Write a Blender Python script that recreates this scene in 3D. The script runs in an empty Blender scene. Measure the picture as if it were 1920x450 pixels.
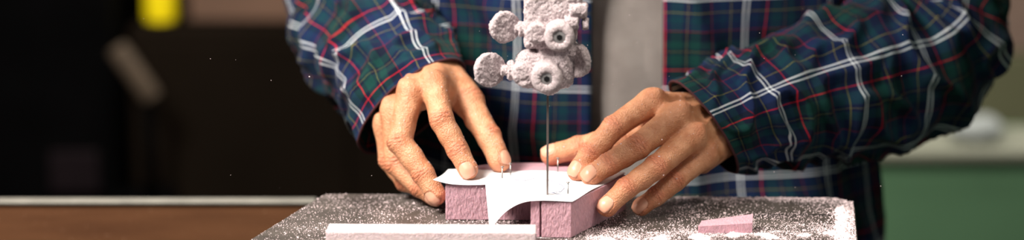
import bpy, bmesh, math, random
import numpy as np
from mathutils import Vector, noise, Matrix
random.seed(7); rng=np.random.default_rng(7)
TZ=0.95   # table height (m); all modelling below is in cm relative to the table surface
S=bpy.context.scene
def M(p): return (p[0]*.01,p[1]*.01,p[2]*.01+TZ)
def link(o,parent=None):
    S.collection.objects.link(o)
    if parent: o.parent=parent
    return o
def empty(name):
    e=bpy.data.objects.new(name,None); e.empty_display_size=.05; return link(e)
def mk(name,verts,faces,mat=None,parent=None,smooth=True,uvs=None):
    me=bpy.data.meshes.new(name)
    V=np.asarray(verts,dtype=float)*.01; V[:,2]+=TZ
    me.from_pydata(V.tolist(),[],faces if isinstance(faces,list) else faces.tolist())
    if uvs is not None:
        uv=me.uv_layers.new(name='UVMap')
        li=np.empty(len(me.loops),dtype=np.int32); me.loops.foreach_get('vertex_index',li)
        if isinstance(uvs,np.ndarray) and len(uvs)==len(V): d=uvs[li]
        else: d=np.asarray(uvs)
        uv.data.foreach_set('uv',d.astype(np.float32).ravel())
    me.polygons.foreach_set('use_smooth',[smooth]*len(me.polygons))
    if mat: me.materials.append(mat)
    o=bpy.data.objects.new(name,me)
    return link(o,parent)
# ------------------------------------------------------------------ materials
class NT:
    def __init__(s,name):
        s.m=bpy.data.materials.new(name); s.m.use_nodes=True; s.t=s.m.node_tree; s.b=s.t.nodes['Principled BSDF']
    def n(s,t,**k):
        x=s.t.nodes.new(t)
        for a,b in k.items(): setattr(x,a,b)
        return x
    def l(s,a,b): s.t.links.new(a,b)
    def ramp(s,stops,interp='LINEAR'):
        r=s.n('ShaderNodeValToRGB'); r.color_ramp.interpolation=interp
        e=r.color_ramp.elements
        e[0].position=stops[0][0]; e[0].color=(*stops[0][1],1)
        e[1].position=stops[-1][0]; e[1].color=(*stops[-1][1],1)
        for p,c in stops[1:-1]:
            q=e.new(p); q.color=(*c,1)
        return r
    def math(s,op,a,b=None):
        x=s.n('ShaderNodeMath',operation=op)
        for i,v in enumerate((a,b)):
            if v is None: continue
            if isinstance(v,(int,float)): x.inputs[i].default_value=v
            else: s.l(v,x.inputs[i])
        return x.outputs[0]
    def mix(s,f,a,b,blend='MIX'):
        x=s.n('ShaderNodeMix',data_type='RGBA',blend_type=blend)
        for i,v in ((0,f),(6,a),(7,b)):
            if isinstance(v,(int,float)): x.inputs[i].default_value=v
            elif isinstance(v,tuple): x.inputs[i].default_value=(*v,1)
            else: s.l(v,x.inputs[i])
        return x.outputs[2]
    def noise(s,scale,detail=3,rough=.5,vec=None):
        x=s.n('ShaderNodeTexNoise'); x.inputs['Scale'].default_value=scale; x.inputs['Detail'].default_value=detail; x.inputs['Roughness'].default_value=rough
        if vec is None: vec=s.obj()
        s.l(vec,x.inputs['Vector']); return x.outputs['Fac']
    def obj(s):
        if not hasattr(s,'_o'): s._o=s.n('ShaderNodeTexCoord')
        return s._o.outputs['Object']
    def uv(s):
        s.obj(); return s._o.outputs['UV']
    def bump(s,h,strength=.3,dist=.001):
        x=s.n('ShaderNodeBump'); x.inputs['Strength'].default_value=strength; x.inputs['Distance'].default_value=dist
        s.l(h,x.inputs['Height']); s.l(x.outputs[0],s.b.inputs['Normal']); return x
def simple(name,c,rough=.6,metal=0,var=.15,scale=40,bump=.2,spec=None):
    t=NT(name); f=t.noise(scale,4)
    r=t.ramp([(.3,tuple(max(0,x*(1-var)) for x in c)),(.7,tuple(min(1,x*(1+var)) for x in c))])
    t.l(f,r.inputs[0]); t.l(r.outputs[0],t.b.inputs['Base Color'])
    t.b.inputs['Roughness'].default_value=rough; t.b.inputs['Metallic'].default_value=metal
    if spec is not None: t.b.inputs['Specular IOR Level'].default_value=spec
    if bump: t.bump(t.noise(scale*8,3),bump,.0008)
    return t.m

def plaid_mat():
    t=NT('plaid_flannel')
    sep=t.n('ShaderNodeSeparateXYZ'); t.l(t.uv(),sep.inputs[0])
    navy=(.006,.014,.055); green=(.003,.034,.030); dark=(.003,.006,.018); white=(.88,.94,1.0); red=(.58,.008,.02); red2=(.26,.006,.014); yel=(.26,.23,.05); teal=(.004,.026,.058)
    st=[(0,white),(.018,navy),(.048,white),(.066,navy),(.17,dark),(.239,red),(.251,dark),(.30,green),(.41,dark),(.442,yel),(.449,dark),(.48,green),(.56,dark),(.665,red2),(.675,navy),(.76,teal),(.82,navy),(.870,yel),(.876,navy),(.93,navy),(.96,navy)]
    outs=[]
    for ax,off in ((0,0.0),(1,.0)):
        v=t.math('FRACT',t.math('ADD',sep.outputs[ax],off))
        r=t.ramp(st,'CONSTANT'); t.l(v,r.inputs[0]); outs.append(r.outputs[0])
    # twill: diagonal thread alternation
    tw=t.math('SINE',t.math('MULTIPLY',t.math('ADD',sep.outputs[0],sep.outputs[1]),2*math.pi*70))
    fac=t.math('ADD',t.math('MULTIPLY',tw,.18),.5)
    c=t.mix(fac,outs[0],outs[1])
    nz=t.noise(60,4)
    c=t.mix(t.math('MULTIPLY',nz,.12),c,(.018,.02,.028))
    t.l(c,t.b.inputs['Base Color']); t.b.inputs['Roughness'].default_value=.9
    t.b.inputs['Sheen Weight'].default_value=.03; t.b.inputs['Sheen Roughness'].default_value=.5
    t.b.inputs['Specular IOR Level'].default_value=.12
    t.bump(t.noise(900,3),.35,.001)
    return t.m
def skin_mat():
    t=NT('skin')
    a=t.n('ShaderNodeAttribute',attribute_name='skin')
    sp=t.n('ShaderNodeSeparateColor'); t.l(a.outputs['Color'],sp.inputs[0])
    n1=t.noise(75,5,.65); r=t.ramp([(.35,(.50,.205,.10)),(.65,(.72,.37,.21))]); t.l(n1,r.inputs[0])
    n2=t.noise(330,3,.6)
    c=t.mix(t.math('MULTIPLY',n2,.4),r.outputs[0],(.50,.19,.09))
    c=t.mix(t.math('MULTIPLY',sp.outputs[0],.55),c,(.64,.17,.09))
    c=t.mix(t.math('MULTIPLY',sp.outputs[2],.7),c,(.20,.06,.035))
    c=t.mix(t.math('MULTIPLY',sp.outputs[1],.75),c,(.72,.39,.28))
    t.l(c,t.b.inputs['Base Color'])
    ro=t.math('SUBTRACT',t.math('ADD',t.math('MULTIPLY',n2,.25),.34),t.math('MULTIPLY',sp.outputs[1],.12)); t.l(ro,t.b.inputs['Roughness'])
    t.b.inputs['Subsurface Weight'].default_value=.10; t.b.inputs['Subsurface Radius'].default_value=(1,.35,.18); t.b.inputs['Subsurface Scale'].default_value=.0025
    v=t.n('ShaderNodeTexVoronoi'); v.inputs['Scale'].default_value=800; t.l(t.obj(),v.inputs['Vector'])
    h=t.math('ADD',t.math('MULTIPLY',v.outputs['Distance'],.6),t.noise(350,5,.65))
    h=t.math('MULTIPLY',h,t.math('SUBTRACT',1.0,sp.outputs[1]))
    t.bump(h,.7,.0011)
    return t.m
def foam_mat(name,c,streak=True):
    t=NT(name)
    mp=t.n('ShaderNodeMapping'); mp.inputs['Scale'].default_value=(1,1,.4 if streak else 1); t.l(t.obj(),mp.inputs[0])
    f=t.noise(520,5,.7,mp.outputs[0]); r=t.ramp([(.3,tuple(x*.78 for x in c)),(.62,c),(.8,tuple(min(1,x*1.25) for x in c))]); t.l(f,r.inputs[0])
    t.l(r.outputs[0],t.b.inputs['Base Color']); t.b.inputs['Roughness'].default_value=.85
    t.b.inputs['Subsurface Weight'].default_value=.1; t.b.inputs['Subsurface Scale'].default_value=.003
    t.bump(f,.9,.002); return t.m
def dustcoat_mat():
    t=NT('dust_coated_metal')
    f=t.noise(1000,3,.75); r=t.ramp([(.33,(.22,.175,.185)),(.44,(.47,.39,.41)),(.57,(.66,.565,.59)),(.69,(.90,.83,.855))]); t.l(f,r.inputs[0])
    t.l(r.outputs[0],t.b.inputs['Base Color']); t.b.inputs['Roughness'].default_value=.95
    t.bump(f,.8,.0018); return t.m
def table_mat():
    t=NT('dusty_steel_table')
    n=t.noise(25,5,.6); r=t.ramp([(.3,(.036,.030,.025)),(.7,(.095,.082,.071))]); t.l(n,r.inputs[0])
    s=t.noise(2600,2,.7); big=t.noise(26,4,.6)
    f=t.n('ShaderNodeMapRange'); f.inputs[1].default_value=.68; f.inputs[2].default_value=.92
    t.l(t.math('ADD',s,t.math('MULTIPLY',big,.35)),f.inputs[0])
    m=t.math('MULTIPLY',f.outputs[0],.5)
    c=t.mix(m,r.outputs[0],(.50,.43,.43)); t.l(c,t.b.inputs['Base Color'])
    t.l(t.math('ADD',.42,t.math('MULTIPLY',m,.4)),t.b.inputs['Roughness'])
    t.b.inputs['Metallic'].default_value=.2
    t.bump(s,.12,.0003); return t.m
def wood_mat():
    t=NT('brown_wood'); mp=t.n('ShaderNodeMapping'); mp.inputs['Scale'].default_value=(1,1,9); t.l(t.obj(),mp.inputs[0])
    f=t.noise(4,5,.6,mp.outputs[0]); r=t.ramp([(.3,(.070,.027,.011)),(.7,(.15,.064,.028))]); t.l(f,r.inputs[0])
    s=t.noise(330,2,.7); m=t.math('GREATER_THAN',s,.70)
    t.l(t.mix(m,r.outputs[0],(.45,.27,.18)),t.b.inputs['Base Color']); t.b.inputs['Roughness'].default_value=.7; t.b.inputs['Specular IOR Level'].default_value=.2; return t.m
def tee_mat():
    t=NT('grey_jersey'); f=t.noise(35,4); r=t.ramp([(.3,(.21,.185,.175)),(.7,(.30,.27,.255))]); t.l(f,r.inputs[0])
    s=t.noise(900,2,.8); m=t.math('GREATER_THAN',s,.70)
    t.l(t.mix(m,r.outputs[0],(.5,.46,.46)),t.b.inputs['Base Color']); t.b.inputs['Roughness'].default_value=.95; t.bump(s,.4,.001); return t.m
def paper_mat():
    t=NT('white_paper'); f=t.noise(60,3); r=t.ramp([(.3,(.80,.81,.86)),(.7,(.88,.89,.93))]); t.l(f,r.inputs[0])
    t.l(r.outputs[0],t.b.inputs['Base Color']); t.b.inputs['Roughness'].default_value=.7; return t.m
PL=plaid_mat(); SK=skin_mat(); FO=foam_mat('pink_foam',(.66,.385,.46)); FO2=foam_mat('pale_foam',(.76,.62,.65),False); DC=dustcoat_mat(); TB=table_mat(); WD=wood_mat(); TEE=tee_mat(); PA=paper_mat()
CH=simple('foam_chips',(.80,.66,.69),.9,0,.2,900,0)
ST=simple('steel',(.42,.41,.42),.4,.6,.15,80); BLD=simple('blade_steel',(.22,.18,.17),.35,.55,.15,80); DK=simple('recess_dark',(.02,.02,.022),.4,.6); PIN=simple('pin_steel',(.35,.33,.32),.35,.9)  # DK paints the shade inside slots and sockets
MAR=simple('cuff_piping',(.05,.008,.012),.9); GRN=simple('machine_green_paint',(.075,.19,.105),.5,0,.12,6,.05); JEAN=simple('dark_trousers',(.015,.02,.035),.9)
LEA=simple('shoe_leather',(.03,.018,.012),.5)
# ------------------------------------------------------------------ geometry helpers
def box(c0,c1,bev=0,seg=3,taper=None):
    bm=bmesh.new(); bmesh.ops.create_cube(bm,size=1)
    c0=Vector(c0);c1=Vector(c1)
    for v in bm.verts:
        v.co=Vector([c0[i]+(v.co[i]+.5)*(c1[i]-c0[i]) for i in range(3)])
    if bev: bmesh.ops.bevel(bm,geom=bm.edges[:],offset=bev,segments=seg,profile=.5,affect='EDGES')
    return out(bm)
def out(bm):
    bm.verts.index_update(); v=[tuple(x.co) for x in bm.verts]; f=[[y.index for y in x.verts] for x in bm.faces]; bm.free(); return v,f
def cyl(p0,p1,r0,r1=None,n=32,bev=.0):
    r1=r0 if r1 is None else r1
    p0=Vector(p0);p1=Vector(p1);d=(p1-p0)
    bm=bmesh.new(); bmesh.ops.create_cone(bm,cap_ends=True,segments=n,radius1=r0,radius2=r1,depth=d.length)
    if bev:
        es=[e for e in bm.edges if abs(e.verts[0].co.z-e.verts[1].co.z)<1e-6]
        bmesh.ops.bevel(bm,geom=es,offset=bev,segments=3,profile=.5,affect='EDGES')
    R=d.to_track_quat('Z','Y').to_matrix().to_4x4(); R.translation=(p0+p1)/2
    bmesh.ops.transform(bm,matrix=R,verts=bm.verts); return out(bm)
def ico(c,r,sub=2,sc=(1,1,1)):
    bm=bmesh.new(); bmesh.ops.create_icosphere(bm,subdivisions=sub,radius=r)
    for v in bm.verts: v.co=Vector((v.co.x*sc[0]+c[0],v.co.y*sc[1]+c[1],v.co.z*sc[2]+c[2]))
    return out(bm)
def join(parts):
    V=[];F=[]
    for v,f in parts:
        o=len(V); V+=list(v); F+=[[i+o for i in x] for x in f]
    return V,F
def prism(poly,z0,z1,bev=0,sub=None):
    bm=bmesh.new(); vs=[bm.verts.new((x,y,z0)) for x,y in poly]; f=bm.faces.new(vs)
    r=bmesh.ops.extrude_face_region(bm,geom=[f])
    for g in r['geom']:
        if isinstance(g,bmesh.types.BMVert): g.co.z=z1
    bmesh.ops.recalc_face_normals(bm,faces=bm.faces)
    if bev: bmesh.ops.bevel(bm,geom=bm.edges[:],offset=bev,segments=2,profile=.5,affect='EDGES')
    return out(bm)
def remeshed(V,F,vox):
    me=bpy.data.meshes.new('t'); me.from_pydata([tuple(v) for v in V],[],F); o=bpy.data.objects.new('t',me); S.collection.objects.link(o)
    m=o.modifiers.new('r','REMESH'); m.mode='VOXEL'; m.voxel_size=vox
    dg=bpy.context.evaluated_depsgraph_get(); dg.update(); e=o.evaluated_get(dg); em=e.to_mesh()
    P=np.empty(len(em.vertices)*3); em.vertices.foreach_get('co',P); P=P.reshape(-1,3).copy()
    Nn=np.empty(len(em.vertices)*3); em.vertices.foreach_get('normal',Nn); Nn=Nn.reshape(-1,3).copy()
    FF=[list(p.vertices) for p in em.polygons]
    e.to_mesh_clear(); bpy.data.objects.remove(o); bpy.data.meshes.remove(me)
    return P,Nn,FF
# ------------------------------------------------------------------ smooth-union solid modelling for hands
def sdf(P,groups,K):
    GD=[];GG=[]
    for prims,k in groups:
        D=[];G=[]
        for a,b,ra,rb in prims:
            ab=b-a; L2=max(ab@ab,1e-9); t=np.clip(((P-a)@ab)/L2,0,1); q=P-(a+t[:,None]*ab); L=np.linalg.norm(q,axis=1)+1e-9
            D.append(L-(ra+(rb-ra)*t)); G.append(q/L[:,None])
        D=np.array(D);G=np.array(G); m=D.min(0); w=np.exp(-(D-m)/k); s=w.sum(0)
        GD.append(m-k*np.log(s)); GG.append((w[...,None]*G).sum(0)/s[:,None])
    D=np.array(GD);G=np.array(GG); m=D.min(0); w=np.exp(-(D-m)/K); s=w.sum(0)
    g=(w[...,None]*G).sum(0)/s[:,None]
    return m-K*np.log(s), g/(np.linalg.norm(g,axis=1)[:,None]+1e-9)
bm=bmesh.new(); bmesh.ops.create_icosphere(bm,subdivisions=2,radius=1); ICV,ICF=out(bm); ICV=np.array(ICV); ICF=np.array(ICF)
def A(*p): return np.array(p,dtype=float)
def unit(v): v=np.asarray(v,dtype=float); return v/np.linalg.norm(v)
HANDPTS=[]
def hand(name,wrist,elbow,fing,thumb,dors,parent,veins):
    W=A(*wrist);E=A(*elbow); mcps=[A(*f[0][0]) for f in fing]
    lat=unit(mcps[0]-mcps[2]); mid=sum(mcps)/4; ax=unit(mid-W); lat=unit(lat-ax*(lat@ax)); dn=unit(np.cross(lat,ax)); 
    if dn@A(*dors)<0: dn=-dn
    palm=[]
    wp=[W+lat*o for o in (1.75,.6,-.6,-1.75)]
    for i,m in enumerate(mcps):
        r=fing[i][1][0]
        palm.append((wp[i],m-dn*.15,1.40,r*.86))
        palm.append((wp[i]-dn*.7,m*.85+wp[i]*.15-dn*1.1,1.35,.95))
    for i in range(3): palm.append((mcps[i]-dn*.25,mcps[i+1]-dn*.25,.72,.66))
    T=[A(*p) for p in thumb[0]]
    palm.append((wp[0]-dn*.4,T[1],1.45,thumb[1][1]*.95)); palm.append((T[0],T[1],1.4,thumb[1][1]*.95))
    palm.append(((T[0]+T[1])/2,(mcps[0]*.7+wp[0]*.3)-dn*.5,1.05,.85)); palm.append((T[1]*.75+T[0]*.25,mcps[0]*.85+W*.15-dn*.8,.7,.6))
    fa=unit(E-W)
    for o in (1.0,-1.0): palm.append((W+lat*o-dn*.1,W+lat*o*.8+fa*9,1.6,1.7))
    groups=[(palm,.28)]
    info=[]
    for pts,rad,dd in fing+[thumb]:
        p=[A(*q) for q in pts]; pr=[]
        for i in range(3): pr.append((p[i],p[i+1],rad[i]*.98,rad[i+1]*.98))
        ta=unit(p[3]-p[2]); td=A(*dd); td=unit(td-ta*(td@ta))
        pr.append((p[3]-td*.10-ta*.25,p[3]-td*.10-ta*.1,rad[3]*.98,rad[3]*.98))
        m=(p[1]+p[2])/2; pr.append((m-td*.08,m-td*.08,(rad[1]+rad[2])/2*.96,(rad[1]+rad[2])/2*.96))
        groups.append((pr,.10)); info.append((p,rad,A(*dd)))
    # seed mesh
    V=[];F=[];o=0
    for prims,k in groups:
        for a,b,ra,rb in prims:
            n=max(2,int(np.linalg.norm(b-a)/.3))
            for j in range(n+1):
                t=j/n; V.append(ICV*((ra+(rb-ra)*t)*1.05)+a+(b-a)*t); F.append(ICF+o); o+=len(ICV)
    P,N0,FF=remeshed(np.vstack(V),np.vstack(F).tolist(),.06)
    for it in range(7):
        f,g=sdf(P,groups,.16); P-=g*np.clip(f,-.3,.3)[:,None]*.9
    f,g=sdf(P,groups,.16)
    red=np.zeros(len(P));nail=np.zeros(len(P));cre=np.zeros(len(P)); disp=np.zeros(len(P))
    sm=lambda x:np.clip(x,0,1)**2*(3-2*np.clip(x,0,1))
    for fi,(p,rad,dd) in enumerate(info):
        isth=fi==4
        for ji,(c,a1,a2,amp,rr) in enumerate(((p[1],p[0],p[2],.07,rad[1]),(p[2],p[1],p[3],.05,rad[2]))):
            ax1=unit(a2-a1); d=unit(dd-ax1*(dd@ax1)); q=P-c; s=q@ax1; near=sm((1.35*rr-np.linalg.norm(q,axis=1))/.5+.4)
            up=sm((g@d)*1.3)*near; lt=q@np.cross(ax1,d)
            gr=np.zeros(len(P))
            for si,am in ((-.42,.6),(-.24,.8),(-.05,1),(.13,.9),(.33,.6)):
                w=si*(1+.25*np.cos(lt*2.2)) + .05*np.sin(lt*6+fi+si*20)
                gr+=am*np.exp(-((s-w)/.055)**2)
            disp+=-amp*gr*up+.05*up*np.exp(-(s/.5)**2); cre+=gr*up*.5; red+=up*.8*np.exp(-(s/.6)**2)
            # palmar creases
            dnn=sm(-(g@d))*near; disp-=.04*np.exp(-(s/.08)**2)*dnn
        q=P-p[3]; ta=unit(p[3]-p[2]); td=unit(dd-ta*(dd@ta)); tl=np.cross(ta,td); s=q@ta;w=q@tl; r=rad[3]
        wid=.60*r/.75*(1.12 if isth else 1); e=(np.abs((s-.10)/.62))**3+(np.abs(w)/wid)**3
        ok=(g@td>.12)&(np.linalg.norm(q,axis=1)<1.4)
        e=np.where(ok,e,9)
        ins=sm((1.05-e)/.15); nail=np.maximum(nail,ins)
        bd=np.exp(-((e-1.15)/.22)**2); disp+=-.045*bd+.0*ins; cre+=bd*.5
        P+=ta*(.09*ins*sm((s-.35)/.3))[:,None]
        red+=.45*sm((1.3-np.linalg.norm(q,axis=1))/.5)*(1-ins)
    def linedist(a,b):
        ab=b-a; t=np.clip(((P-a)@ab)/(ab@ab),0,1); return np.linalg.norm(P-(a+t[:,None]*ab),axis=1),t
    up=sm((g@dn)*1.5)
    for i,m in enumerate(mcps):
        a=wp[i]*.7+W*.3+dn*1.3; b=m+dn*.95; d,t=linedist(a,b)
        disp+=(.16 if i<3 else .09)*np.exp(-(d/.36)**2)*up*sm(t*3)
        q=np.linalg.norm(P-(m+dn*.8),axis=1); disp+=.16*np.exp(-(q/.75)**2)*up; red+=.45*np.exp(-(q/.9)**2)*up
    for i in range(3):
        m=(mcps[i]+mcps[i+1])/2+dn*.8; q=np.linalg.norm(P-m,axis=1); disp-=.12*np.exp(-(q/.55)**2)*up
    for vn in veins:
        pts=[W+lat*l+ax*a_+dn*1.4 for l,a_ in vn]
        dm=np.full(len(P),9.)
        for a,b in zip(pts[:-1],pts[1:]):
            Q=P-a; Q=Q-np.outer(Q@dn,dn); ab=(b-a)-dn*((b-a)@dn); t=np.clip((Q@ab)/(ab@ab),0,1); dm=np.minimum(dm,np.linalg.norm(Q-t[:,None]*ab,axis=1))
        disp+=.10*np.exp(-(dm/.17)**2)*up*(np.linalg.norm(P-W,axis=1)<9)
    disp+=.03*np.sin(P[:,0]*3.1+1)*np.sin(P[:,1]*2.7)*np.sin(P[:,2]*3.3+2)
    P+=g*disp[:,None]
    o=mk(name,P,FF,SK,parent)
    ca=o.data.color_attributes.new('skin','FLOAT_COLOR','POINT')
    C=np.stack([np.clip(red,0,1),np.clip(nail,0,1),np.clip(cre,0,1),np.ones(len(P))],1).astype(np.float32); ca.data.foreach_set('color',C.ravel())
    HANDPTS.append((P,g,nail)); return o
person=empty('person')
R4=lambda a,b,c,d:(a,b,c,d)
# operator's right hand (holds the near side)
hand('right_hand',(-8.0,17.2,9.7),(-16,37,9),
 [([(-6.6,10.6,10.2),(-5.9,7.6,7.7),(-4.5,6.5,5.3),(-3.65,5.6,3.85)],R4(1.15,1.02,.92,.80),(-.25,-.9,.35)),
  ([(-8.6,10.2,9.5),(-9.45,8.1,5.7),(-7.45,6.8,3.3),(-6.35,6.0,1.55)],R4(1.15,1.05,.93,.80),(-.8,-.6,-.1)),
  ([(-10.1,11.2,7.7),(-9.9,10.0,3.4),(-7.8,8.7,1.7),(-6.5,7.9,.95)],R4(1.1,.98,.88,.78),(-.8,-.5,.1)),
  ([(-10.9,12.6,6.2),(-10.6,12.2,3.2),(-9.2,11.0,1.5),(-7.4,10.3,.9)],R4(.98,.85,.75,.68),(-.8,-.4,.1))],
 ([(-5.4,14.8,9.6),(-3.7,12.4,8.2),(-2.0,9.8,5.8),(-1.0,8.3,4.0)],R4(1.3,1.18,1.05,.92),(.7,-.1,.55)),
 (-.4,-.4,.8),person,[[(-1.2,-1),(-.6,2),(.3,4),(.1,6.5)],[(.3,4),(1.1,6)],[(-.6,2),(-1.4,5)]])
# operator's left hand
hand('left_hand',(17.3,13.6,6.2),(41,30,8),
 [([(11.7,9.2,8.9),(8.5,7.2,7.1),(6.5,6.0,5.1),(5.4,5.1,3.85)],R4(1.15,1.02,.92,.80),(-.45,-.6,.6)),
  ([(13.8,8.0,8.0),(10.4,5.2,5.9),(8.0,4.4,4.6),(6.5,4.0,3.75)],R4(1.15,1.04,.94,.82),(-.3,-.75,.7)),
  ([(15.2,7.6,6.3),(11.9,4.1,4.4),(9.4,2.6,3.0),(7.75,1.6,1.7)],R4(1.1,1.0,.90,.80),(-.2,-.75,.7)),
  ([(16.3,8.6,4.4),(13.6,6.0,2.8),(12.0,5.0,1.75),(10.7,4.4,1.0)],R4(1.0,.88,.80,.72),(0,-.75,.7))],
 ([(13.9,12.4,6.0),(9.3,11.2,5.4),(5.7,11.0,4.5),(3.3,11.0,3.95)],R4(1.3,1.1,1.0,.88),(-.1,-.3,1)),
 (-.2,-.6,.7),person,[[(-.9,-1),(-.3,2),(.6,4),(.5,6.5)],[(.6,4),(1.3,5.6)],[(-.3,2),(-1.2,5)]])
# ------------------------------------------------------------------ garments
def catm(a,b,c,d,t): return .5*((2*b)+(-a+c)*t+(2*a-5*b+4*c-d)*t*t+(-a+3*b-3*c+d)*t**3)
def nz(x,y,z): return noise.noise(Vector((x,y,z)))
def sleeve(name,rings,ref,seed,parent,voff=0,uoff=0,bunch=None):
    C=[np.array(list(c)+[ra,rb],float) for c,ra,rb in rings]
    C=[2*C[0]-C[1]]+C+[2*C[-1]-C[-2]]; path=[]
    per=26
    for i in range(1,len(C)-2):
        for j in range(per): path.append(catm(C[i-1],C[i],C[i+1],C[i+2],j/per))
    path.append(C[-2]); path=np.array(path)
    n=len(path); U=140; V=[];UV=[]; v=0; up=unit(ref[0])
    for i in range(n):
        t=unit(path[min(i+1,n-1),:3]-path[max(i-1,0),:3])
        if len(ref)>1:
            w=max(0,1-v/12.0); t=unit(t*(1-w)+unit(ref[1])*w)
        up=unit(up-t*(up@t)); sd=np.cross(t,up)
        if i: v+=np.linalg.norm(path[i,:3]-path[i-1,:3])
        ra,rb=path[i,3],path[i,4]
        for j in range(U+1):
            th=2*math.pi*j/U; c,s=math.cos(th),math.sin(th)
            x1=c*1.0+seed;y1=s*1.0; q=nz(x1,y1,v*.20+.5*c)
            ridge=1-min(1,abs(nz(x1*1.3+5,y1*1.3,v*.30+.9*s+seed))*3.2)
            f=.6*q+.9*(ridge**1.5-.35)+.2*nz(x1*2.5,y1*2.5,v*.7)
            damp=min(1,v/3.0+.12); f*=damp
            if bunch: f+=.35*math.sin(v*1.5+1.2*s+.8*q)*math.exp(-((v-bunch)/5)**2)
            p=path[i,:3]+up*c*(ra+f)+sd*s*(rb+f); V.append(p); UV.append((j/U*2*math.pi*5.4/7.9+uoff,v/7.9+voff))
    F=[[i*(U+1)+j,i*(U+1)+j+1,(i+1)*(U+1)+j+1,(i+1)*(U+1)+j] for i in range(n-1) for j in range(U)]
    o=mk(name,V,F,PL,parent,True,np.array(UV))
    so=o.modifiers.new('thick','SOLIDIFY'); so.thickness=.002; so.offset=0
    # piping on the rim
    rim=V[:U]; pv=[];pf=[]; cc=sum(rim)/U; k=8; ax=unit(path[0,:3]-path[1,:3])
    for j in range(U):
        rd=unit(rim[j]-cc)
        for a in range(k):
            an=2*math.pi*a/k; pv.append(rim[j]+rd*.13*math.cos(an)+ax*.16*math.sin(an))
    for j in range(U):
        for a in range(k): pf.append([j*k+a,j*k+(a+1)%k,((j+1)%U)*k+(a+1)%k,((j+1)%U)*k+a])
    mk(name+'_piping',pv,pf,MAR,parent)
sleeve('shirt_right_sleeve',[((-8.7,15.2,7.3),5.8,4.0),((-9.6,18.5,8.7),5.5,4.8),((-11.2,23.5,10.0),5.7,5.5),((-13.6,30,11),6.0,5.8),((-15.4,37,13.5),6.2,6),((-15,41,22),6.3,6.1),((-11,42,34),7.2,7),((-5,42,45),7.5,7)],[(0.7,0,.7),(-.52,.64,.56)],3.1,person,.12,.25,14)
sleeve('shirt_left_sleeve',[((16.5,12.7,6.0),4.8,3.5),((19.5,15.3,6.5),5.2,4.5),((24,18.6,7.2),5.9,5.0),((31,23.5,7.9),6.8,5.6),((37.3,28.5,9.0),6.9,6.0),((40.0,32,13.5),6.3,5.8),((39,36,24),6.0,5.9),((35,40,36),7,6.6),((29,42,45),7.5,7)],[(-.55,.1,.8),(.78,.36,.50)],8.7,person,.3,.1,27)
def torso(name,cx,cy,a,b,ph0,ph1,h0,h1,mat,seed,U,Vn,amp,uoff=0,voff=0):
    V=[];UV=[]
    for i in range(Vn+1):
        h=h0+(h1-h0)*i/Vn
        tp=1.0
        if h>34: tp=math.sqrt(max(.05,1-((h-34)/(h1+1-34))**2))
        fl=1+max(0,-h)*.004
        for j in range(U+1):
            ph=ph0+(ph1-ph0)*j/U; c,s=math.cos(ph),math.sin(ph)
            f=amp*(nz(s*3+seed,c*3,h*.05)*1.2+ .9*(1-min(1,abs(nz(s*2.2+seed,c*2.2+3,h*.09+s))*3))-.3)
            x=cx+(a*tp*fl+f)*s; y=cy-(b*fl*(.6+.4*tp)+f)*math.copysign(abs(c)**.85,c)
            V.append((x,y,h)); UV.append(((ph*19)/8.4+uoff,h/8.4+voff))
    F=[[i*(U+1)+j,i*(U+1)+j+1,(i+1)*(U+1)+j+1,(i+1)*(U+1)+j] for i in range(Vn) for j in range(U)]
    return mk(name,V,F,mat,person,True,np.array(UV))
torso('grey_tshirt',12,38,20,11.6,0,2*math.pi,-22,47,TEE,1.3,120,90,.45)
sh=torso('plaid_shirt_body',12,38,22.3,13.0,.075,2*math.pi-.215,-30,48,PL,4.4,220,120,1.0,.06,.23)
so=sh.modifiers.new('t','SOLIDIFY'); so.thickness=.0025
# trousers & shoes (below the frame)
for nm,cx in (('trouser_leg_right',3.5),('trouser_leg_left',20.5)):
    V=[];U=40
    prof=[(-15,9.5,10.5),(-30,9.2,10),(-50,8,8.5),(-70,6.8,7.5),(-90,6.4,7)]
    for h,a,b in prof:
        for j in range(U): V.append((cx+a*math.cos(2*math.pi*j/U),38+b*math.sin(2*math.pi*j/U),h))
    F=[[i*U+j,i*U+(j+1)%U,(i+1)*U+(j+1)%U,(i+1)*U+j] for i in range(4) for j in range(U)]
    o=mk(nm,V,F,JEAN,person); o.modifiers.new('s','SUBSURF').levels=1
    mk('shoe',*ico((cx,33,-90.5),1,3,(5,14,4.4)),LEA,person)
# ------------------------------------------------------------------ bandsaw
saw=empty('bandsaw')
def roundpoly(pts,rs,n=8):
    o=[]
    for i,(p,r) in enumerate(zip(pts,rs)):
        p=Vector(p);a=(Vector(pts[i-1])-p).normalized();b=(Vector(pts[(i+1)%len(pts)])-p).normalized()
        p0=p+a*r;p1=p+b*r
        for k in range(n+1):
            t=k/n; q=p0*(1-t)**2+p*2*t*(1-t)+p1*t*t; o.append((q.x,q.y))
    return o
TP=[(-25.3,-16),(26.3,-16),(29.4,11.6),(-16.2,13.2)]
mk('table',*prism(roundpoly(TP,[2,2,3.4,.8]),-2.6,0,.12),TB,saw,False)
mk('table_slot_shade',*join([box((19.5,5.4,-.1),(28.2,5.65,.012)),box((19.7,4.7,-.1),(24,4.85,.012))]),DK,saw,False)  # slot shade put in as dark strips lying on the table
mk('table_insert',*cyl((2.9,.2,-.1),(2.9,.2,.015),2.2),ST,saw)
mk('pedestal',*join([box((-12,-12,-14),(20,10,-2.6),.8),box((-16,-14,-95),(24,12,-14),1)]),GRN,saw,False)
mk('column',*box((56,-8,-95),(72,8,92),1.5),GRN,saw,False)
mk('upper_head',*box((-10,-9,62),(72,9,92),3),GRN,saw,False)
mk('base_plate',*box((-16,-14,-95),(72,12,-90),1),GRN,saw,False)
mk('blade',*box((2.79,-.15,-4),(2.96,.22,70)),BLD,saw,False)
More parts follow.
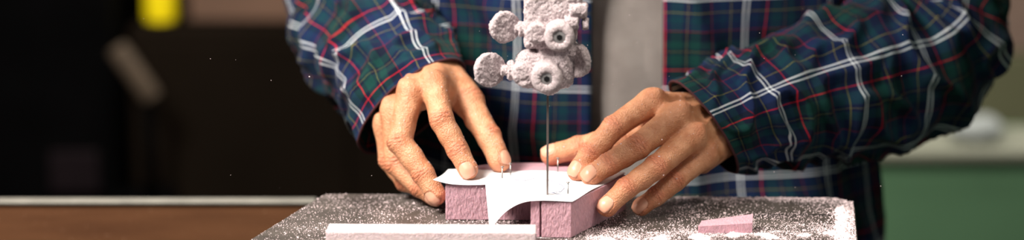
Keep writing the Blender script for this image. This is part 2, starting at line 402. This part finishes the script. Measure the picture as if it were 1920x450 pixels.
# guide head, caked in foam dust
parts=[box((1.25,.3,15.6),(5.2,2.0,63),.25),box((1.0,-.8,15.2),(4.9,2.2,21),.45)]
parts+=[cyl((-.45,-.1,16.85),(-.7,.45,16.85),1.28,bev=.15),cyl((.2,.3,16.7),(1.6,.5,16.6),.36),cyl((.5,.3,16.7),(.95,.35,16.7),.6,bev=.1)]
parts+=[cyl((-1.65,-.1,13.4),(-1.95,.45,13.4),1.38,bev=.15),cyl((-.9,.2,13.35),(1,.3,13.3),.40),cyl((-.35,.2,13.35),(.15,.25,13.35),.75,bev=.12)]
parts+=[box((.35,-.9,11.9),(5.0,1.9,15.0),.9),box((2.0,-.6,14.2),(5.4,1.6,15.6),.5),cyl((1.0,-1.8,13.3),(1.0,.8,13.3),.95,bev=.2),cyl((2.0,-1.6,16.6),(2.0,.8,16.6),.85,bev=.2),cyl((3.0,-.8,12.3),(3.0,.8,12.3),.9,bev=.2)]
parts+=[cyl((5.0,-.4,14.2),(5.55,.1,14.2),1.32,bev=.2),cyl((4.6,-.6,18.4),(6.0,-.6,18.4),.62,bev=.15),cyl((5.6,-.4,17.2),(6.1,-.4,17.2),.5,bev=.1),cyl((4.4,-.2,19.4),(5.6,-.2,19.4),.75,bev=.15),cyl((4.2,-.8,17.4),(5.3,-.8,17.4),.55,bev=.15)]
P,N0,FF=remeshed(*join(parts),.075)
d=np.array([.10*nz(p[0]*1.6,p[1]*1.6,p[2]*1.6)+.07*nz(p[0]*5,p[1]*5,p[2]*5)+.06*nz(p[0]*13,p[1]*13,p[2]*13) for p in P])
guide=mk('blade_guide',P+N0*d[:,None],FF,DC,saw)
def tube_ring(c,y0,y1,ro,ri,n=72):
    V=[];prof=[(ri,y0+.5),(ri,y0+.08),(ri+.1,y0),(ri+.35,y0-.02),(ro-.25,y0+.02),(ro-.05,y0+.12),(ro,y0+.3),(ro,y0+.9),(ro,y0+1.6),(ro,y1)]
    for r,y in prof:
        for j in range(n):
            a=2*math.pi*j/n; k=.05*nz(r*4,math.cos(a)*5+c[0],math.sin(a)*5)+.05*nz(y*6,math.cos(a)*12+c[0],math.sin(a)*12); V.append((c[0]+(r+k)*math.cos(a),y+k,c[1]+(r+k)*math.sin(a)))
    F=[[i*n+j,i*n+(j+1)%n,(i+1)*n+(j+1)%n,(i+1)*n+j] for i in range(len(prof)-1) for j in range(n)]
    return V,F
mk('guide_bearing_dust',*join([tube_ring((3.75,16.5),-2.6,.4,1.2,.50),tube_ring((2.75,13.2),-2.8,.2,1.24,.48)]),DC,saw)
mk('guide_bearing_steel',*join([cyl((3.75,-2.5,16.5),(3.75,0,16.5),.50,bev=.05),cyl((2.75,-2.7,13.2),(2.75,0,13.2),.48,bev=.05)]),ST,saw)
mk('guide_socket_shade',*join([cyl((3.75,-2.53,16.5),(3.75,-2.2,16.5),.25,n=6),cyl((2.75,-2.73,13.2),(2.75,-2.2,13.2),.25,n=6)]),DK,saw,False)  # shade of the socket holes, coloured onto solid plugs
# ------------------------------------------------------------------ foam work-piece
poly=[(-5.5,3.8),(1.6,3.7),(1.5,-1.8),(2.2,-1.9),(2.84,.1),(2.93,.1),(2.36,-1.95),(4.75,-2.1),(9.6,7.3),(7.6,12),(-1.2,12),(-5.4,9.4)]
def foam(name,poly,z0,z1,mat,vox=.09,amp=.05,notop=False):
    P,N,F=remeshed(*prism(poly,z0,z1),vox)
    d=np.array([amp*(nz(p[0]*3,p[1]*3,p[2]*1.2)*.5+nz(p[0]*9,p[1]*9,p[2]*3)*.6)*(1 if abs(n[2])<.5 else .25) for p,n in zip(P,N)])
    return mk(name,P+N*d[:,None],F,mat)
fb=foam('foam_block',poly,0.03,3.0,FO,.045,.05)
foam('foam_offcut_strip',[(-14.8,-5.0),(1.9,-5.3),(1.95,-2.6),(-14.7,-2.3)],.02,1.3,FO2,.09,.03)
# small wedge offcut
wv=[(15.1,-.6,.03),(19.5,-.5,.03),(19.6,1.0,.03),(15.6,.9,.03),(15.1,-.6,.6),(19.5,-.5,.85),(19.7,1.0,1.25),(15.5,.9,.7)]
mk('foam_offcut',wv,[[0,3,2,1],[4,5,6,7],[0,1,5,4],[1,2,6,5],[2,3,7,6],[3,0,4,7]],FO,None,False)
# paper template
V=[];F=[]
def sheet(fn,nu,nv):
    o=len(V)
    for i in range(nu+1):
        for j in range(nv+1): V.append(fn(i/nu,j/nv))
    for i in range(nu):
        for j in range(nv): a=o+i*(nv+1)+j; F.append([a,a+nv+1,a+nv+2,a+1])
def lerp(a,b,t): return a+(b-a)*t
def top(u,v):
    xf=lerp(-6.5,4.95+2.55,u); yf=3.6; xb=lerp(-5.4,9.6,u); yb=lerp(9.2,7.7,u)
    x=lerp(xf,xb,v); y=lerp(yf,yb,v)
    ed=max(0,(-4.6-x)); z=3.06+.10*ed*ed*(1-v) - .0
    z+=.05*math.sin(x*1.1+y*.6)+.05
    return (x,y,z)
def front(u,v):  # u: right->left , v: back->front
    xr=lerp(7.5,4.85,v); xl=-2.2-.15*v; x=lerp(xr,xl,u); y=lerp(3.6,-2.15,v)
    q=max(0,(1.7-x)/3.9); z=3.06+.05*math.sin(x*1.1+y*.6)+.05-2.5*q**2.1*v**1.2
    x+=.5*q**3*v
    return (x,y,z)
sheet(top,60,24); sheet(front,60,30)
pp=mk('paper_template',V,F,PA); m=pp.modifiers.new('s','SOLIDIFY'); m.thickness=.0003
def pz(x,y): return 3.06+.05*math.sin(x*1.1+y*.6)+.05+.022
pl=[]
for pts in ([(1.9,5.9),(2.8,5.2),(3.6,4.3),(4.1,3.2),(4.3,2.2),(4.0,1.2),(3.3,.7)],[(.2,5.2),(1.1,5.0),(1.9,5.9)],[(2.9,.4),(3.3,.7),(3.9,.2),(4.3,-.8)]):
    for a,b in zip(pts[:-1],pts[1:]):
        for k in range(6):
            x0,y0=lerp(a[0],b[0],k/6),lerp(a[1],b[1],k/6);x1,y1=lerp(a[0],b[0],(k+1)/6),lerp(a[1],b[1],(k+1)/6)
            pl.append(cyl((x0,y0,pz(x0,y0)),(x1,y1,pz(x1,y1)),.022,n=6))
mk('pencil_outline',*join(pl),simple('pencil_graphite',(.16,.18,.30),.7),pp)
# pins (nails)
pv=[]
for x,y,l,tx in ((-.85,5.6,1.05,.05),(-.1,6.9,1.05,-.03),(3.85,8.0,1.25,.02),(4.55,.4,.95,0)):
    z=3.05; pv+=[cyl((x,y,z-1),(x+tx,y,z+l),.055,n=10),cyl((x+tx,y,z+l),(x+tx,y,z+l+.06),.14,n=14)]
mk('pattern_pins',*join(pv),PIN)
# ------------------------------------------------------------------ foam dust
def density(x,y):
    xr=26.3+(29.4-26.3)*(y+16)/27.6; de=xr-x
    d=.09
    d+=1.6*math.exp(-(de/1.5)**2)
    d+=1.1*math.exp(-((y-11.5)/.8)**2)*(x>14)
    band=-1.5+.10*(x-8)+1.2*nz(x*.25,3,0)
    if x>6: d+=1.3*math.exp(-((y-band)/1.8)**2)*(.5+nz(x*.6,y*.6,2)+.4)
    if x>6 and y>2: d+=.5*max(0,nz(x*.3,y*.3,5)+.25)
    if x<-7: d+=.12+.25*nz(x*.4,y*.4,9)
    if -7<x<8 and -3<y<3.8: d+=.35
    return d
gx=[];n=0
while n<24000:
    y=random.uniform(-7,13); x=random.uniform(-24,29.3)
    xr=26.3+(3.1)*(y+16)/27.6; xl=-25.3+9.1*(y+16)/29.2; yt=13.2-1.6*(x+16.2)/45.6
    cr=max(0,x-(xr-2.6))+max(0,y-(yt-2.6))
    if x>xr-.1 or x<xl+.1 or y>yt-.1 or (cr>3.6 and x>20): continue
    if random.random()<density(x,y)/1.6:
        gx.append((x,y,.02,(.5 if x<5 else .62) if random.random()<.92 else 1.05)); n+=1
# on paper / block
for i in range(500):
    x=random.gauss(3,2.5);y=random.gauss(4,3)
    if -4<x<6 and 0<y<8: gx.append((x,y,3.17,.5))
for i in range(150):
    gx.append((random.uniform(-14,1.5),random.uniform(-4.8,-2.6),1.33,.6))
for i in range(60): gx.append((random.gauss(3,14),random.uniform(-3,9),random.uniform(0.5,18),.5))
OCT=np.array([(1,0,0),(-1,0,0),(0,1,0),(0,-1,0),(0,0,1),(0,0,-1)],float)*.5; OF=np.array([(0,2,4),(2,1,4),(1,3,4),(3,0,4),(2,0,5),(1,2,5),(3,1,5),(0,3,5)])
def grains(gx):
    VV=[];FFs=[]
    for i,(x,y,z,s) in enumerate(gx):
        r=s*.11*float(np.exp(rng.normal(0,.35)))
        q=np.linalg.qr(rng.normal(size=(3,3)))[0]; VV.append((OCT*r*rng.uniform(.6,1.3,3))@q+A(x,y,z)); FFs.append(OF+6*i)
    return np.vstack(VV).tolist(),np.vstack(FFs).tolist()
hg=[]
for P,g,nl in HANDPTS:
    idx=np.where((g[:,2]>.35)&(P[:,1]<13.5)&(nl<.2))[0]
    w=np.exp(-((P[idx,2]-4)/5)**2); w/=w.sum()
    for i in rng.choice(idx,600,p=w): hg.append((*P[i],.48))
mk('dust_on_hands',*grains(hg),CH,person,False)
VV,FFs=grains(gx)
def mound(fn,nu,nv):
    o=len(VV)
    for i in range(nu+1):
        for j in range(nv+1): VV.append(fn(i/nu,j/nv))
    for i in range(nu):
        for j in range(nv): a=o+i*(nv+1)+j; FFs.append([a,a+nv+1,a+nv+2,a+1])
def m1(u,v):
    y=-8+17*u; xr=26.3+3.1*(y+16)/27.6-.15; x=xr-v*2.0
    b=math.sin(math.pi*v)*min(1,(1-u)*12); return (x,y,-.16+b*(.28+.40*nz(x*1.1,y*1.1,0)+.2*nz(x*4,y*4,1)+.10*nz(x*9,y*9,1)))
def m2(u,v):
    x=7+20*u; c=-2.6+.10*(x-8)+1.2*nz(x*.25,3,0); y=c-1.3+v*2.6
    return (x,y,-.13+math.sin(math.pi*v)*(.08+.45*nz(x*.7,y*.7,4)+.17*nz(x*4,y*4,1)+.10*nz(x*9,y*9,1)))
mound(m1,300,36); mound(m2,360,50)
mk('foam_dust',VV,FFs,CH,None,False)
# ------------------------------------------------------------------ room and background
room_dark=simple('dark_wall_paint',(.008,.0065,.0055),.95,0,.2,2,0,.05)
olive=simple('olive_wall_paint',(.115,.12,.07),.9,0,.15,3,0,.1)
conc=simple('concrete_floor',(.04,.036,.033),.8,0,.2,5,.2,.2)
mk('floor',*box((-330,-330,-97),(330,330,-95)),conc,None,False)
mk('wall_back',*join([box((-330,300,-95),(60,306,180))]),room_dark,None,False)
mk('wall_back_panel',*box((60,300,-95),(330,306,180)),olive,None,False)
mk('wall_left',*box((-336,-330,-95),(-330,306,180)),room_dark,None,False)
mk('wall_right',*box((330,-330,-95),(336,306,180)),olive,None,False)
part=empty('workbench_partition')
mk('board',*box((-90,30,-95),(-18.5,31.2,-5.1),.1),WD,part,False)
mk('metal_capping',*box((-90,29.7,-5.1),(-18.4,31.2,-4.8),.1),simple('brushed_aluminium',(.26,.25,.22),.5,.3),part,False)
blk=simple('black_enamel',(.0012,.0012,.0014),.9,0,.3,10,0,.02); brn=simple('dark_brown_laminate',(.0065,.0045,.003),.9,0,.2,4,0,.03)
mach=empty('planer_machine')
mk('body',*box((-125,150,-95),(-57,190,45),3),blk,mach,False)
mk('arm',*box((-60,152,-40),(-49,158,-34),.8),blk,mach,False)
mk('lever_grip',*cyl((-55.6,147,-11.5),(-50.6,147,-19.0),1.5,bev=.5),simple('worn_brass',(.055,.040,.027),.7,0,.15,40,.2,.2),mach)
mk('lever_stem',*cyl((-51.5,147.5,-18),(-52,153,-36),.9),blk,mach)
mk('control_panel',*box((-66,148.5,-33),(-59,150.2,-27),.4),simple('mauve_plastic',(.005,.0028,.004),.9,0,.15,40,.2,.1),mach,False)
cab=empty('storage_cabinet')
mk('carcass',*box((-56,160,-95),(10,200,-10.8),1),brn,cab,False)
mk('door_panels',*join([box((-54,159,-93),(-24,160.2,-13),.3),box((-22,159,-93),(8,160.2,-13),.3)]),brn,cab,False)
mk('timber_stack',*join([box((-47.5,164,-10.7),(10,190,-4),.4),box((-47.8,165,-3.9),(8,189,3),.4),box((-47,166,3.1),(6,188,10),.4)]),simple('tan_timber',(.11,.06,.038),.8,0,.2,5),None,False)
mk('yellow_spray_can',*join([cyl((-51.6,164,-10.7),(-51.6,164,-1),2.4,bev=.4),cyl((-51.6,164,-1),(-51.6,164,0.2),1.9,1.2,bev=.1),cyl((-51.6,164,.2),(-51.6,164,1.6),.9)]),simple('yellow_paint',(.82,.66,.005),.4),None)
gb=empty('green_workbench')
mk('cabinet',*box((46,130,-95),(130,150,-23.2),1),simple('green_cabinet_paint',(.125,.26,.145),.5,0,.1,5,.05,.2),gb,False)
mk('worktop',*box((44,128,-23.6),(132,145,-22.4),.3),simple('pale_worktop',(.20,.21,.165),.6,0,.15,6,.2,.2),gb,False)
cl=ico((63.5,137,-21.2),1,3,(3.8,4,2.0)); cv=[(x+1.0*nz(x*.3,y*.3,z*.3),y,max(-22.4,z+1.0*nz(x*.25,y*.25,z*.4+2))) for x,y,z in cl[0]]
mk('crumpled_white_cloth',cv,cl[1],simple('white_cloth',(.28,.31,.31),.9),None)
mk('timber_rack',*join([box((66,199,-95),(132,231,-22.1),.5)]),olive,None,False)
mk('cardboard_box',*join([box((77,200,-22),(130,230,20),.5)]),simple('cardboard',(.19,.13,.105),.8),None,False)
# ------------------------------------------------------------------ lights, camera, world
def area(name,loc,tgt,size,power,col):
    l=bpy.data.lights.new(name,'AREA'); l.shape='RECTANGLE'; l.size=size[0]; l.size_y=size[1]; l.energy=power; l.color=col
    o=bpy.data.objects.new(name,l); o.location=M(loc); o.rotation_euler=(Vector(M(tgt))-Vector(M(loc))).to_track_quat('-Z','Y').to_euler(); link(o)
area('key_light',(-85,-50,115),(0,8,3),(.5,.5),66,(1,.915,.82))  # key area light from the upper left front; no window is modelled
area('ceiling_lamp',(55,-30,140),(8,10,5),(.4,.4),17,(1,.88,.76))
area('fill_lamp',(120,-130,70),(10,15,5),(1.0,1.0),4,(1,.95,.92))
area('background_fill',(80,210,150),(80,140,-30),(1.0,.6),40,(1,.95,.85))  # added fill for the green bench and right background
area('background_fill',(-40,90,110),(-42,168,-8),(.3,.3),14,(1,.9,.8))  # added fill so the yellow can and tan timber get light
w=bpy.data.worlds.new('World'); S.world=w; w.use_nodes=True; w.node_tree.nodes['Background'].inputs[0].default_value=(1,.92,.85,1); w.node_tree.nodes['Background'].inputs[1].default_value=.06
cam=bpy.data.cameras.new('camera'); co=bpy.data.objects.new('camera',cam); link(co)
p=math.asin(.208); tgt=Vector((0,0,9.3)); loc=tgt-200*Vector((0,math.cos(p),-math.sin(p)))
co.location=M(loc); co.rotation_euler=(math.pi/2-p,0,0)
cam.lens=4651/1920*36; cam.sensor_width=36; cam.sensor_fit='HORIZONTAL'; cam.clip_start=.05; cam.clip_end=50
cam.dof.use_dof=True; cam.dof.focus_distance=2.03; cam.dof.aperture_fstop=2.1
S.camera=co
S.view_settings.view_transform='Standard'
